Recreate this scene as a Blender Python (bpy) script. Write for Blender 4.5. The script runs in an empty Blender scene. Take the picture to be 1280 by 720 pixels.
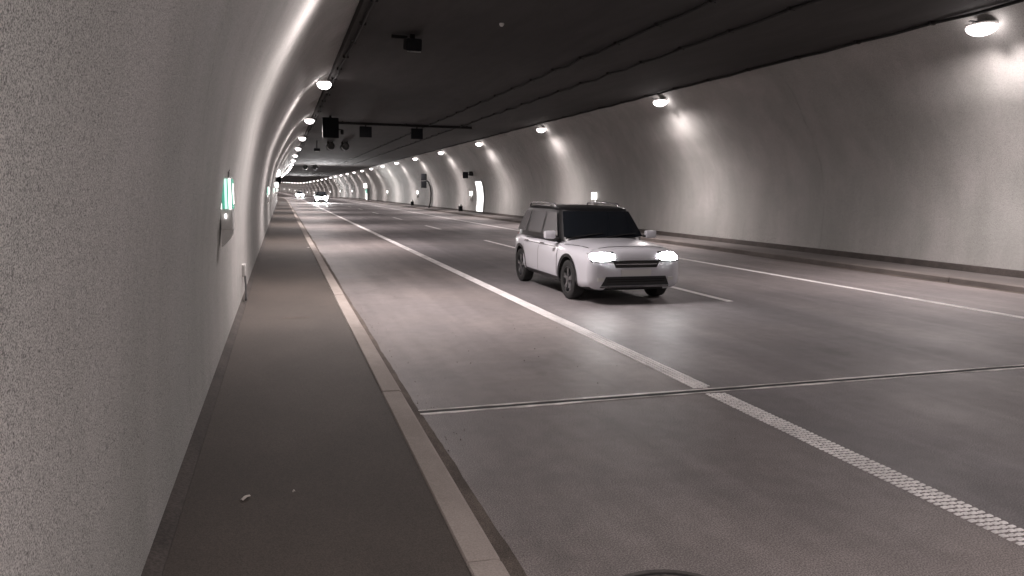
import bpy, bmesh, math, random
from mathutils import Vector, Matrix, Euler
random.seed(7)
R = math.radians
C = bpy.context.scene.collection
sc = bpy.context.scene

# ------------------------------------------------------------------ camera
cam_d = bpy.data.cameras.new('camera')
cam = bpy.data.objects.new('camera', cam_d)
C.objects.link(cam)
sc.camera = cam
cam_d.sensor_width = 36.0
cam_d.lens = 924.0 / 1280.0 * 36.0
cam_d.clip_start = 0.05
cam_d.clip_end = 3000
cam.matrix_world = (Matrix.Translation((0, 0, 1.75)) @ Matrix.Rotation(R(-17.26), 4, 'Z')
                    @ Matrix.Rotation(R(90 - 7.367), 4, 'X') @ Matrix.Rotation(R(0.7), 4, 'Z'))

# ------------------------------------------------------------------ world: night outside the tunnel
world = bpy.data.worlds.new('World')
sc.world = world
world.use_nodes = True
wn = world.node_tree
bg = wn.nodes['Background']
bg.inputs['Color'].default_value = (0.01, 0.012, 0.02, 1)
bg.inputs['Strength'].default_value = 0.05

sc.view_settings.view_transform = 'Standard'
sc.view_settings.look = 'None'
sc.view_settings.gamma = 1.0
sc.view_settings.exposure = 0.32
sc.cycles.use_denoising = True
sc.cycles.max_bounces = 6
sc.cycles.diffuse_bounces = 4
sc.cycles.glossy_bounces = 3
sc.cycles.transmission_bounces = 2
sc.cycles.sample_clamp_indirect = 4.0
sc.cycles.caustics_reflective = False
sc.cycles.caustics_refractive = False

LAMP_W = 1150.0

LAMP_COL = (1.0, 0.895, 0.885)

# ------------------------------------------------------------------ alignment of the tunnel (s along, d across, z up)
S0, RAD = 100.0, 3000.0
def zoff(s):
    keys = [(-1e4, 0), (150, 0), (280, -0.7), (400, 0.5), (560, 2.0), (1e4, 2.0)]
    for (a, za), (b, zb) in zip(keys, keys[1:]):
        if s <= b:
            t = (s - a) / (b - a)
            t = t * t * (3 - 2 * t)
            return za + (zb - za) * t
    return 0
def P(s, d, z):
    if s <= S0:
        return Vector((d, s, z))
    th = (s - S0) / RAD
    return Vector(((RAD + d) * math.cos(th) - RAD, S0 + (RAD + d) * math.sin(th), z + zoff(s)))
def heading(s):
    return 0.0 if s <= S0 else (s - S0) / RAD
SMIN, SMAX = -62.0, 540.0
def stations(a, b, near=2.5, far=10.0):
    out, s = [], a
    while s < b - 1e-6:
        out.append(s)
        s += near if s < 60 else far
    out.append(b)
    return out

# ------------------------------------------------------------------ helpers
def tag(o, label=None, cat=None, group=None, kind=None):
    if label: o['label'] = label
    if cat: o['category'] = cat
    if group: o['group'] = group
    if kind: o['kind'] = kind
    return o

def empty(name, loc, rz=0.0):
    o = bpy.data.objects.new(name, None)
    C.objects.link(o)
    o.location = loc
    o.rotation_euler = (0, 0, rz)
    o.empty_display_size = 0.2
    return o

def mesh_obj(name, verts, faces, mat, parent=None, smooth=False):
    me = bpy.data.meshes.new(name)
    me.from_pydata([tuple(v) for v in verts], [], faces)
    me.update()
    if smooth:
        me.polygons.foreach_set('use_smooth', [True] * len(me.polygons))
    if mat: me.materials.append(mat)
    o = bpy.data.objects.new(name, me)
    C.objects.link(o)
    if parent: o.parent = parent
    return o

class MB:
    def __init__(self): self.v, self.f = [], []
    def add(self, vs, fs):
        n = len(self.v)
        self.v += [Vector(v) for v in vs]
        self.f += [tuple(i + n for i in f) for f in fs]
        return self
    def box(self, c, s, rot=None, bev=0.0):
        x, y, z = s[0] / 2, s[1] / 2, s[2] / 2
        if bev <= 0:
            vs = [Vector((a * x, b * y, e * z)) for e in (-1, 1) for b in (-1, 1) for a in (-1, 1)]
            fs = [(0, 2, 3, 1), (4, 5, 7, 6), (0, 1, 5, 4), (2, 6, 7, 3), (0, 4, 6, 2), (1, 3, 7, 5)]
        else:
            bm = bmesh.new()
            bmesh.ops.create_cube(bm, size=1)
            for v in bm.verts: v.co = Vector((v.co.x * s[0], v.co.y * s[1], v.co.z * s[2]))
            bmesh.ops.bevel(bm, geom=bm.edges[:], offset=bev, segments=2, affect='EDGES', profile=0.6)
            bm.verts.index_update()
            vs = [v.co.copy() for v in bm.verts]
            fs = [tuple(v.index for v in f.verts) for f in bm.faces]
            bm.free()
        if rot is not None: vs = [rot @ v for v in vs]
        c = Vector(c)
        return self.add([v + c for v in vs], fs)
    def tube(self, pts, r, n=8, cap=True):
        pts = [Vector(p) for p in pts]
        rings = []
        for i, p in enumerate(pts):
            t = (pts[min(i + 1, len(pts) - 1)] - pts[max(i - 1, 0)]).normalized()
            up = Vector((0, 0, 1)) if abs(t.z) < 0.9 else Vector((1, 0, 0))
            a = t.cross(up).normalized(); b = a.cross(t)
            rr = r[i] if isinstance(r, (list, tuple)) else r
            rings.append([p + (a * math.cos(2 * math.pi * k / n) + b * math.sin(2 * math.pi * k / n)) * rr for k in range(n)])
        vs = [v for ring in rings for v in ring]
        fs = []
        for i in range(len(pts) - 1):
            for k in range(n):
                fs.append((i * n + k, i * n + (k + 1) % n, (i + 1) * n + (k + 1) % n, (i + 1) * n + k))
        if cap:
            fs.append(tuple(range(n))[::-1]); fs.append(tuple((len(pts) - 1) * n + k for k in range(n)))
        return self.add(vs, fs)
    def rings(self, rings, cap0=True, cap1=True):
        n = len(rings[0])
        vs = [v for r in rings for v in r]
        fs = []
        for i in range(len(rings) - 1):
            for k in range(n):
                fs.append((i * n + k, i * n + (k + 1) % n, (i + 1) * n + (k + 1) % n, (i + 1) * n + k))
        if cap0: fs.append(tuple(range(n))[::-1])
        if cap1: fs.append(tuple((len(rings) - 1) * n + k for k in range(n)))
        return self.add(vs, fs)
    def grid(self, rows, thick=None):
        m, n = len(rows), len(rows[0])
        vs = [v for r in rows for v in r]
        fs = [(i * n + k, i * n + k + 1, (i + 1) * n + k + 1, (i + 1) * n + k) for i in range(m - 1) for k in range(n - 1)]
        return self.add(vs, fs)
    def build(self, name, mat, parent=None, smooth=False):
        o = mesh_obj(name, self.v, self.f, mat, parent, smooth)
        bm = bmesh.new(); bm.from_mesh(o.data)
        bmesh.ops.recalc_face_normals(bm, faces=bm.faces[:])
        bm.to_mesh(o.data); bm.free()
        return o

def sharp(o, ang=35):
    o.data.polygons.foreach_set('use_smooth', [True] * len(o.data.polygons))
    o.data.set_sharp_from_angle(angle=R(ang))
    return o

def copy_tree(o, parent=None):
    c = o.copy(); C.objects.link(c)
    if parent: c.parent = parent
    for ch in list(o.children): copy_tree(ch, c)
    return c

def sweep(name, prof, ss, mat, parent=None, closed=False, smooth=True):
    """prof: list of (d, z); swept along the tunnel alignment."""
    n = len(prof)
    vs = [P(s, d, z) for s in ss for d, z in prof]
    fs = []
    for i in range(len(ss) - 1):
        for k in range(n if closed else n - 1):
            fs.append((i * n + k, i * n + (k + 1) % n, (i + 1) * n + (k + 1) % n, (i + 1) * n + k))
    if closed:
        fs.append(tuple(range(n))[::-1]); fs.append(tuple((len(ss) - 1) * n + k for k in range(n)))
    o = mesh_obj(name, vs, fs, mat, parent)
    if closed:
        bm = bmesh.new(); bm.from_mesh(o.data)
        bmesh.ops.recalc_face_normals(bm, faces=bm.faces[:])
        bm.to_mesh(o.data); bm.free()
    if smooth: sharp(o, 30)
    return o

# ------------------------------------------------------------------ materials
def mat_new(name):
    m = bpy.data.materials.new(name)
    m.use_nodes = True
    nt = m.node_tree
    return m, nt, nt.nodes['Principled BSDF']

def plain(name, col, rough=0.6, metal=0.0, noise=0.0, nscale=20.0, bump=0.0, coat=0.0, spec=0.5):
    m, nt, b = mat_new(name)
    b.inputs['Roughness'].default_value = rough
    b.inputs['Metallic'].default_value = metal
    b.inputs['Specular IOR Level'].default_value = spec
    if coat: b.inputs['Coat Weight'].default_value = coat; b.inputs['Coat Roughness'].default_value = 0.05
    if noise > 0:
        tc = nt.nodes.new('ShaderNodeTexCoord')
        nz = nt.nodes.new('ShaderNodeTexNoise'); nz.inputs['Scale'].default_value = nscale; nz.inputs['Detail'].default_value = 6
        mr = nt.nodes.new('ShaderNodeMapRange')
        mr.inputs['From Min'].default_value = 0.3; mr.inputs['From Max'].default_value = 0.7
        mr.inputs['To Min'].default_value = 1 - noise; mr.inputs['To Max'].default_value = 1 + noise
        mx = nt.nodes.new('ShaderNodeVectorMath'); mx.operation = 'SCALE'
        mx.inputs[0].default_value = col
        nt.links.new(tc.outputs['Object'], nz.inputs['Vector'])
        nt.links.new(nz.outputs['Fac'], mr.inputs['Value'])
        nt.links.new(mr.outputs['Result'], mx.inputs['Scale'])
        nt.links.new(mx.outputs['Vector'], b.inputs['Base Color'])
        if bump:
            bp = nt.nodes.new('ShaderNodeBump'); bp.inputs['Strength'].default_value = bump; bp.inputs['Distance'].default_value = 0.004
            nt.links.new(nz.outputs['Fac'], bp.inputs['Height'])
            nt.links.new(bp.outputs['Normal'], b.inputs['Normal'])
    else:
        b.inputs['Base Color'].default_value = (*col, 1)
    return m

def glow(name, col, strength, base=0.6):
    m, nt, b = mat_new(name)
    b.inputs['Base Color'].default_value = (base, base, base, 1)
    b.inputs['Emission Color'].default_value = (*col, 1)
    b.inputs['Emission Strength'].default_value = strength
    return m

def surface(name, layers, base, rough, bump_scale=None, bump=0.2, rough_var=0.0, bump_dist=0.003, extra=None):
    """layers: (scale xyz, detail, low colour factor, high colour factor, from_min, from_max, kind)"""
    m, nt, b = mat_new(name)
    L = nt.links
    tc = nt.nodes.new('ShaderNodeTexCoord')
    cur = nt.nodes.new('ShaderNodeRGB'); cur.outputs[0].default_value = (*base, 1)
    cur = cur.outputs[0]
    for lay in layers:
        scl, det, lo, hi, f0, f1 = lay[:6]
        kind = lay[6] if len(lay) > 6 else 'noise'
        mp = nt.nodes.new('ShaderNodeMapping'); mp.inputs['Scale'].default_value = scl if isinstance(scl, tuple) else (scl,) * 3
        L.new(tc.outputs['Object'], mp.inputs['Vector'])
        if kind == 'noise':
            nz = nt.nodes.new('ShaderNodeTexNoise'); nz.inputs['Scale'].default_value = 1.0; nz.inputs['Detail'].default_value = det
            nz.inputs['Roughness'].default_value = 0.6
            out = nz.outputs['Fac']
        else:
            nz = nt.nodes.new('ShaderNodeTexVoronoi'); nz.inputs['Scale'].default_value = 1.0
            out = nz.outputs['Distance']
        L.new(mp.outputs['Vector'], nz.inputs['Vector'])
        mr = nt.nodes.new('ShaderNodeMapRange'); mr.interpolation_type = 'SMOOTHSTEP'
        mr.inputs['From Min'].default_value = f0; mr.inputs['From Max'].default_value = f1
        L.new(out, mr.inputs['Value'])
        rp = nt.nodes.new('ShaderNodeMix'); rp.data_type = 'RGBA'
        lo = lo if isinstance(lo, tuple) else (lo,) * 3
        hi = hi if isinstance(hi, tuple) else (hi,) * 3
        rp.inputs[6].default_value = (*lo, 1); rp.inputs[7].default_value = (*hi, 1)
        L.new(mr.outputs['Result'], rp.inputs[0])
        mul = nt.nodes.new('ShaderNodeMix'); mul.data_type = 'RGBA'; mul.blend_type = 'MULTIPLY'; mul.inputs[0].default_value = 1.0
        L.new(cur, mul.inputs[6]); L.new(rp.outputs[2], mul.inputs[7])
        cur = mul.outputs[2]
    if extra: cur = extra(nt, tc, cur)
    L.new(cur, b.inputs['Base Color'])
    b.inputs['Roughness'].default_value = rough
    if bump_scale:
        nz = nt.nodes.new('ShaderNodeTexNoise'); nz.inputs['Scale'].default_value = bump_scale; nz.inputs['Detail'].default_value = 4
        L.new(tc.outputs['Object'], nz.inputs['Vector'])
        bp = nt.nodes.new('ShaderNodeBump'); bp.inputs['Strength'].default_value = bump; bp.inputs['Distance'].default_value = bump_dist
        L.new(nz.outputs['Fac'], bp.inputs['Height']); L.new(bp.outputs['Normal'], b.inputs['Normal'])
        if rough_var:
            mr = nt.nodes.new('ShaderNodeMapRange')
            mr.inputs['To Min'].default_value = rough - rough_var; mr.inputs['To Max'].default_value = rough + rough_var
            n2 = nt.nodes.new('ShaderNodeTexNoise'); n2.inputs['Scale'].default_value = 0.8; n2.inputs['Detail'].default_value = 5
            L.new(tc.outputs['Object'], n2.inputs['Vector']); L.new(n2.outputs['Fac'], mr.inputs['Value'])
            L.new(mr.outputs['Result'], b.inputs['Roughness'])
    return m

M = {}
# pale painted shotcrete lining with dark pin holes, damp streaks running down and large uneven patches
M['lining'] = surface('lining', [
    ((0.5, 0.5, 0.5), 5, (0.91, 0.92, 0.905), (1.05, 1.035, 1.03), 0.35, 0.68),
    ((2.2, 2.2, 0.2), 5, (0.955, 0.955, 0.95), 1.02, 0.36, 0.64),
    ((1.4, 1.4, 0.35), 6, (0.93, 0.935, 0.925), (1.03, 1.03, 1.03), 0.3, 0.7),
    ((230,) * 3, 2, 0.42, 1.26, 0.35, 0.62),
    ((110,) * 3, 3, 0.42, 1.06, 0.30, 0.46),
    ((95,) * 3, 0, 0.35, 1.0, 0.12, 0.26, 'voronoi'),
    ((45,) * 3, 2, 0.68, 1.0, 0.29, 0.40),
], (0.482, 0.473, 0.462), 0.75, 160, 0.16, bump_dist=0.003)
M['joint'] = plain('joint_mortar', (0.16, 0.155, 0.15), 0.9, noise=0.2)
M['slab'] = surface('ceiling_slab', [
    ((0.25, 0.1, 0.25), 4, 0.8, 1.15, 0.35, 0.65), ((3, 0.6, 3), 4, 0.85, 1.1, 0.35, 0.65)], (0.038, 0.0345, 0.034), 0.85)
def lanes(nt, tc, cur):
    """the hard shoulder and the lanes are separate strips of paving: shoulder brownish, lanes bluish grey, wheel tracks worn pale"""
    L = nt.links
    sx = nt.nodes.new('ShaderNodeSeparateXYZ'); L.new(tc.outputs['Object'], sx.inputs[0])
    cr = nt.nodes.new('ShaderNodeValToRGB')
    mr = nt.nodes.new('ShaderNodeMapRange'); mr.inputs['From Min'].default_value = 0.9; mr.inputs['From Max'].default_value = 13.2
    L.new(sx.outputs['X'], mr.inputs['Value']); L.new(mr.outputs['Result'], cr.inputs['Fac'])
    e = cr.color_ramp.elements
    def pos(x): return (x - 0.9) / 12.3
    e[0].position = 0; e[0].color = (0.72, 0.68, 0.66, 1)
    e[1].position = 1; e[1].color = (0.9, 0.86, 0.84, 1)
    for x, c in ((1.6, (0.93, 0.9, 0.88)), (2.6, (1.04, 1.0, 0.98)), (3.6, (1.0, 0.96, 0.94)), (3.75, (0.88, 0.88, 0.9)), (4.5, (1.0, 1.0, 1.03)),
                 (5.3, (0.9, 0.9, 0.92)), (6.2, (1.02, 1.01, 1.03)), (7.0, (0.92, 0.92, 0.94)), (7.9, (1.06, 1.05, 1.06)), (8.8, (0.94, 0.93, 0.95)),
                 (9.6, (1.05, 1.03, 1.05)), (10.5, (0.92, 0.9, 0.91))):
        n = e.new(pos(x)); n.color = (*c, 1)
    mul = nt.nodes.new('ShaderNodeMix'); mul.data_type = 'RGBA'; mul.blend_type = 'MULTIPLY'; mul.inputs[0].default_value = 1.0
    L.new(cur, mul.inputs[6]); L.new(cr.outputs['Color'], mul.inputs[7])
    return mul.outputs[2]
M['road'] = surface('road_asphalt', [
    ((1.6, 0.10, 1), 6, 0.84, 1.10, 0.35, 0.66),
    ((0.9, 0.5, 1), 7, 0.80, 1.0, 0.30, 0.40),
    ((0.35, 0.35, 1), 5, (0.85, 0.85, 0.87), (1.1, 1.08, 1.07), 0.35, 0.65),
    ((125,) * 3, 3, 0.48, 1.55, 0.34, 0.68),
    ((6.0, 6.0, 1), 8, 0.92, 1.06, 0.35, 0.65),
    ((34, 34, 1), 0, 0.55, 1.0, 0.06, 0.14, 'voronoi'),
], (0.225, 0.209, 0.205), 0.58, 210, 0.28, rough_var=0.12, bump_dist=0.0035, extra=lanes)
M['walk'] = surface('walkway_asphalt', [
    ((0.9, 0.5, 1), 6, 0.85, 1.15, 0.35, 0.66), ((170,) * 3, 2, 0.7, 1.3, 0.36, 0.64)], (0.062, 0.050, 0.042), 0.8, 170, 0.35)
M['walk_right'] = surface('walkway_right', [
    ((0.9, 0.5, 1), 6, 0.85, 1.12, 0.35, 0.66), ((120,) * 3, 2, 0.8, 1.2, 0.36, 0.64)], (0.125, 0.112, 0.106), 0.8, 150, 0.3)
M['kerb'] = surface('kerb_concrete', [
    ((2.0, 1.2, 2), 6, (0.82, 0.8, 0.78), (1.08, 1.06, 1.05), 0.35, 0.66), ((120,) * 3, 3, 0.86, 1.1, 0.35, 0.65)], (0.325, 0.29, 0.266), 0.8, 140, 0.3)
M['kerb_dark'] = surface('kerb_dark', [((1.5, 0.8, 2), 6, (0.72, 0.7, 0.68), (1.12, 1.1, 1.08), 0.35, 0.66), ((120,) * 3, 3, 0.86, 1.1, 0.35, 0.65)], (0.15, 0.132, 0.124), 0.85, 140, 0.3)  # same kerb concrete in a darker tone, for the right side
M['plinth'] = surface('plinth_mortar', [((3,) * 3, 6, 0.75, 1.15, 0.35, 0.65), ((60,) * 3, 3, 0.7, 1.2, 0.35, 0.65)], (0.06, 0.05, 0.045), 0.9, 60, 0.6)
M['dirt'] = surface('gutter_dirt', [((4, 2, 4), 6, 0.7, 1.25, 0.35, 0.65), ((150,) * 3, 2, 0.6, 1.4, 0.35, 0.65)], (0.105, 0.085, 0.072), 0.95, 90, 0.7)
M['paint'] = surface('road_paint', [((3, 1.5, 3), 6, 0.78, 1.08, 0.33, 0.66), ((90,) * 3, 4, 0.88, 1.08, 0.35, 0.62)], (0.90, 0.87, 0.86), 0.55, 120, 0.3)
M['steel'] = plain('joint_steel', (0.78, 0.74, 0.72), 0.5, 0.0, noise=0.45, nscale=4)
M['rubber'] = plain('rubber', (0.018, 0.017, 0.017), 0.8, noise=0.2, nscale=40)
M['housing'] = plain('lamp_housing', (0.6, 0.58, 0.56), 0.5, 0.4, noise=0.1)
M['darkmetal'] = plain('dark_metal', (0.014, 0.0135, 0.0135), 0.8, 0.0, noise=0.15, spec=0.2)
M['darkbox'] = plain('dark_cabinet', (0.008, 0.009, 0.011), 0.8, 0.0, noise=0.15, spec=0.2)
M['greymetal'] = plain('grey_metal', (0.25, 0.25, 0.25), 0.45, 0.5, noise=0.12)
M['whitepaint'] = plain('white_enamel', (0.7, 0.69, 0.67), 0.5, noise=0.06)
M['iron'] = plain('cast_iron', (0.09, 0.082, 0.078), 0.65, 0.3, noise=0.3, nscale=30, bump=0.4)
M['paper'] = plain('scrap_paper', (0.55, 0.5, 0.46), 0.8, noise=0.1)
M['grit'] = plain('grit', (0.24, 0.21, 0.19), 0.9, noise=0.3)
M['lamp'] = glow('lamp_lens', (1.0, 0.91, 0.905), 8.0)
M['guide_white'] = glow('guide_white', (1.0, 0.97, 0.95), 3.0)
M['guide_mint'] = glow('guide_mint', (0.62, 1.0, 0.86), 0.9)
M['guide_green'] = glow('guide_green', (0.10, 0.62, 0.42), 0.55, 0.1)
M['door_lit'] = glow('lit_door', (1.0, 0.97, 0.95), 1.6)
M['sign_lit'] = glow('lit_sign', (1.0, 0.96, 0.95), 4.0)
# car
M['carpaint'] = plain('white_car_paint', (0.62, 0.62, 0.66), 0.28, 0.0, coat=0.8)
M['carblack'] = plain('black_trim', (0.012, 0.012, 0.013), 0.35, 0.0)
M['carglass'] = plain('dark_glass', (0.008, 0.010, 0.013), 0.03, 0.0, coat=1.0, spec=1.0)
M['tyre'] = plain('tyre_rubber', (0.018, 0.018, 0.018), 0.8, noise=0.1)
M['rim'] = plain('alloy_rim', (0.30, 0.30, 0.31), 0.3, 0.9)
M['rail'] = plain('roof_rail_metal', (0.6, 0.6, 0.62), 0.25, 0.9)
M['headlamp'] = glow('headlamp', (1.0, 0.98, 0.98), 90.0)
M['far_glare'] = glow('far_headlamp', (1.0, 0.98, 0.98), 1500.0)
M['sideglass'] = plain('side_glass_sheen', (0.15, 0.15, 0.155), 0.06, 0.0, coat=0.6, spec=0.8)  # grey base stands in for reflections and the view through the panes
M['plate'] = plain('plate', (0.65, 0.65, 0.63), 0.5)
M['underbody'] = plain('underbody', (0.01, 0.01, 0.01), 0.9)

# ------------------------------------------------------------------ tunnel lining
MID = 7.05
def catmull(pts, k):
    out = []
    for i in range(len(pts) - 1):
        p0, p1, p2, p3 = pts[max(i - 1, 0)], pts[i], pts[i + 1], pts[min(i + 2, len(pts) - 1)]
        for j in range(k):
            t = j / k
            out.append(tuple(0.5 * ((2 * p1[a]) + (-p0[a] + p2[a]) * t + (2 * p0[a] - 5 * p1[a] + 4 * p2[a] - p3[a]) * t * t
                                    + (-p0[a] + 3 * p1[a] - 3 * p2[a] + p3[a]) * t ** 3) for a in (0, 1)))
    out.append(pts[-1])
    return out
TOPP = [(0.14, 3.80), (0.43, 4.30), (0.73, 4.71), (1.10, 5.05), (1.55, 5.33), (2.3, 5.66)]
LPROF = catmull([(-0.595, 0.02), (-0.60, 0.12), (-0.60, 0.6), (-0.58, 1.2), (-0.53, 1.7), (-0.45, 2.2), (-0.31, 2.8), (-0.11, 3.3)] + TOPP, 3)
RPROF = catmull([(-0.585, 0.02), (-0.60, 0.12), (-0.65, 0.6), (-0.68, 1.2), (-0.665, 1.7), (-0.58, 2.25), (-0.39, 2.85), (-0.13, 3.38)] + TOPP, 3)
def wall_d(z):
    for (a, za), (b, zb) in zip(RPROF, RPROF[1:]):
        if za <= z <= zb: return a + (b - a) * (z - za) / (zb - za)
    return RPROF[-1][0]
def lining(name, mirror):
    pr = [(2 * MID - d, z) for d, z in RPROF] if mirror else LPROF
    out = 1 if mirror else -1
    back = [(d + out * 0.05, z) for d, z in pr]
    w = sweep(name, back, stations(SMIN, SMAX), M['joint'])
    tag(w, kind='structure')
    # cast blocks, one per bay, with a fine joint between them
    BL = 12.6
    s = -57.95
    while s < SMAX - BL:
        a, b = s + 0.002, s + BL - 0.002
        n = 4
        ss = [a, a + 0.006] + [a + (b - a) * i / n for i in range(1, n)] + [b - 0.006, b]
        ofs = [0.006] + [0] * (len(ss) - 2) + [0.006]
        vs, fs = [], []
        m = len(pr)
        vs += [P(a, d, z) for d, z in back]
        for q, o_ in zip(ss, ofs): vs += [P(q, d + out * o_, z) for d, z in pr]
        vs += [P(b, d, z) for d, z in back]
        for i in range(len(ss) + 1):
            for k in range(m - 1):
                f = (i * m + k, i * m + k + 1, (i + 1) * m + k + 1, (i + 1) * m + k)
                fs.append(f if mirror else f[::-1])
        o = mesh_obj('lining_block', vs, fs, M['lining'], w)
        sharp(o, 30)
        s += BL
    return w
wall_l = lining('wall_left', False)
wall_r = lining('wall_right', True)

# mortar plinth at the foot of both walls
for side, nm in ((0, 'plinth_left'), (1, 'plinth_right')):
    pr = [(-0.62, 0.26), (-0.575, 0.245), (-0.51, 0.125), (-0.50, 0.08), (-0.64, 0.08)]
    if side: pr = [(2 * MID - d, z) for d, z in pr]
    else: pr = [(-0.62, 0.16), (-0.58, 0.15), (-0.53, 0.125), (-0.525, 0.08), (-0.64, 0.08)]
    tag(sweep(nm, pr, stations(SMIN, SMAX, 0.6 if not side else 1.2, 10), M['plinth'], closed=True), kind='structure')

# ceiling slab
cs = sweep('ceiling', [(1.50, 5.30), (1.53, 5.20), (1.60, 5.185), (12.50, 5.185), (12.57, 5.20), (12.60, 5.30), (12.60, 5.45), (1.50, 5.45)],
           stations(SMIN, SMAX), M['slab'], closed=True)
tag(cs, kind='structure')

# ------------------------------------------------------------------ road and walkways
def strip(name, d0, d1, z, s0, s1, mat, nd=1, near=2.5, parent=None):
    ds = [d0 + (d1 - d0) * i / nd for i in range(nd + 1)]
    return sweep(name, [(d, z) for d in ds], stations(s0, s1, near), mat, parent, smooth=False)
def flip_up(o):
    for p in o.data.polygons:
        pass
    bm = bmesh.new(); bm.from_mesh(o.data)
    bm.normal_update()
    bad = [f for f in bm.faces if f.normal.z < 0]
    bmesh.ops.reverse_faces(bm, faces=bad)
    bm.to_mesh(o.data); bm.free()
    return o
tag(flip_up(strip('road', 0.85, 13.25, 0.0, SMIN, SMAX, M['road'])), kind='structure')
tag(flip_up(strip('ground', -3.0, 17.0, -0.35, SMIN, SMAX, M['joint'])), kind='structure')
tag(flip_up(strip('walkway_left', -0.66, 0.735, 0.115, SMIN, SMAX, M['walk'])), kind='structure')
tag(flip_up(strip('walkway_right', 13.36, 14.76, 0.115, SMIN, SMAX, M['walk_right'])), kind='structure')

# kerbs: single stones near, one joined run beyond
KL = 2.935
def kerb_stone(prof, a, b, parent, mat):
    g = 0.006
    r0 = [P(a + g, d, z) for d, z in prof]
    r1 = [P(b - g, d, z) for d, z in prof]
    e = 0.014
    cd = sum(d for d, z in prof) / len(prof); cz = sum(z for d, z in prof) / len(prof)
    sh = [(cd + (d - cd) * 0.95, cz + (z - cz) * 0.95) for d, z in prof]
    mb = MB().rings([[P(a + g, d, z) for d, z in sh], [P(a + g + e, d, z) for d, z in prof],
                     [P(b - g - e, d, z) for d, z in prof], [P(b - g, d, z) for d, z in sh]])
    return mb.build('kerbstone', mat, parent)
def kerb(name, prof, base, mat):
    k = sweep(name, base, stations(SMIN, SMAX), M['dirt'], closed=True)
    tag(k, kind='structure')
    s = 3.016 - 5 * KL
    n = 0
    while s < 100:
        j = [random.uniform(-0.003, 0.003), random.uniform(-0.002, 0.002)]
        kerb_stone([(d + j[0], z + j[1]) for d, z in prof], s, s + KL, k, mat)
        s += KL
    far = sweep('kerbstone_run', prof, stations(s + 0.01, SMAX), mat, k, closed=True)
    far['kind'] = 'stuff'
    return k
kerb('kerb_left', [(0.742, -0.02), (0.742, 0.112), (0.75, 0.122), (0.885, 0.118), (0.902, 0.108), (0.93, 0.0), (0.93, -0.02)],
     [(0.735, -0.03), (0.735, 0.095), (0.88, 0.095), (0.91, 0.0), (0.91, -0.03)], M['kerb'])
rp = [(0.742, -0.02), (0.742, 0.112), (0.75, 0.122), (0.955, 0.118), (0.972, 0.108), (1.0, 0.0), (1.0, -0.02)]
kerb('kerb_right', [(2 * MID - d, z) for d, z in rp], [(2 * MID - d, z) for d, z in
     [(0.735, -0.03), (0.735, 0.095), (0.95, 0.095), (0.98, 0.0), (0.98, -0.03)]], M['kerb_dark'])

# dirt washed against the kerbs, ragged edge
def dirt(name, d_in, width, sgn, s0, s1, step):
    rnd = random.Random(3)
    vs, fs = [], []
    s, i = s0, 0
    w = width
    while s < s1:
        w += rnd.uniform(-0.005, 0.005); w = min(max(w, width * 0.8), width * 1.2)
        vs += [P(s, d_in, 0.012), P(s, d_in + sgn * w * 0.5, 0.009 + rnd.uniform(0, 0.004)), P(s, d_in + sgn * w, 0.0035)]
        if i: 
            for k in (0, 1): fs.append(((i - 1) * 3 + k, (i - 1) * 3 + k + 1, i * 3 + k + 1, i * 3 + k))
        i += 1; s += step if s < 40 else step * 6
    o = flip_up(mesh_obj(name, vs, fs, M['dirt'], None, True))
    tag(o, kind='structure')
dirt('gutter_dirt', 0.92, 0.095, 1, -6, 200, 0.09)
dirt('gutter_dirt', 13.12, 0.09, -1, 4, 200, 0.22)

# grit scattered over the shoulder and along the gutter
g = MB()
rnd = random.Random(11)
for i in range(260):
    s = rnd.uniform(2.2, 16)
    d = 0.97 + abs(rnd.gauss(0, 0.12)) if i < 150 else rnd.uniform(1.0, 3.4)
    r = rnd.uniform(0.002, 0.007)
    c = Vector((d, s, r * 0.7 + 0.002))
    q = Euler((rnd.uniform(0, 3), rnd.uniform(0, 3), rnd.uniform(0, 3))).to_matrix()
    vs = [c + q @ Vector(v) * r for v in ((1.2, 0, 0), (-1, 0.2, 0), (0, 1, 0.1), (0.1, -0.9, 0), (0, 0, 0.9), (0, 0.1, -0.8))]
    g.add(vs, [(0, 2, 4), (2, 1, 4), (1, 3, 4), (3, 0, 4), (2, 0, 5), (1, 2, 5), (3, 1, 5), (0, 3, 5)])
tag(g.build('grit', M['grit']), kind='stuff')

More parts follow.
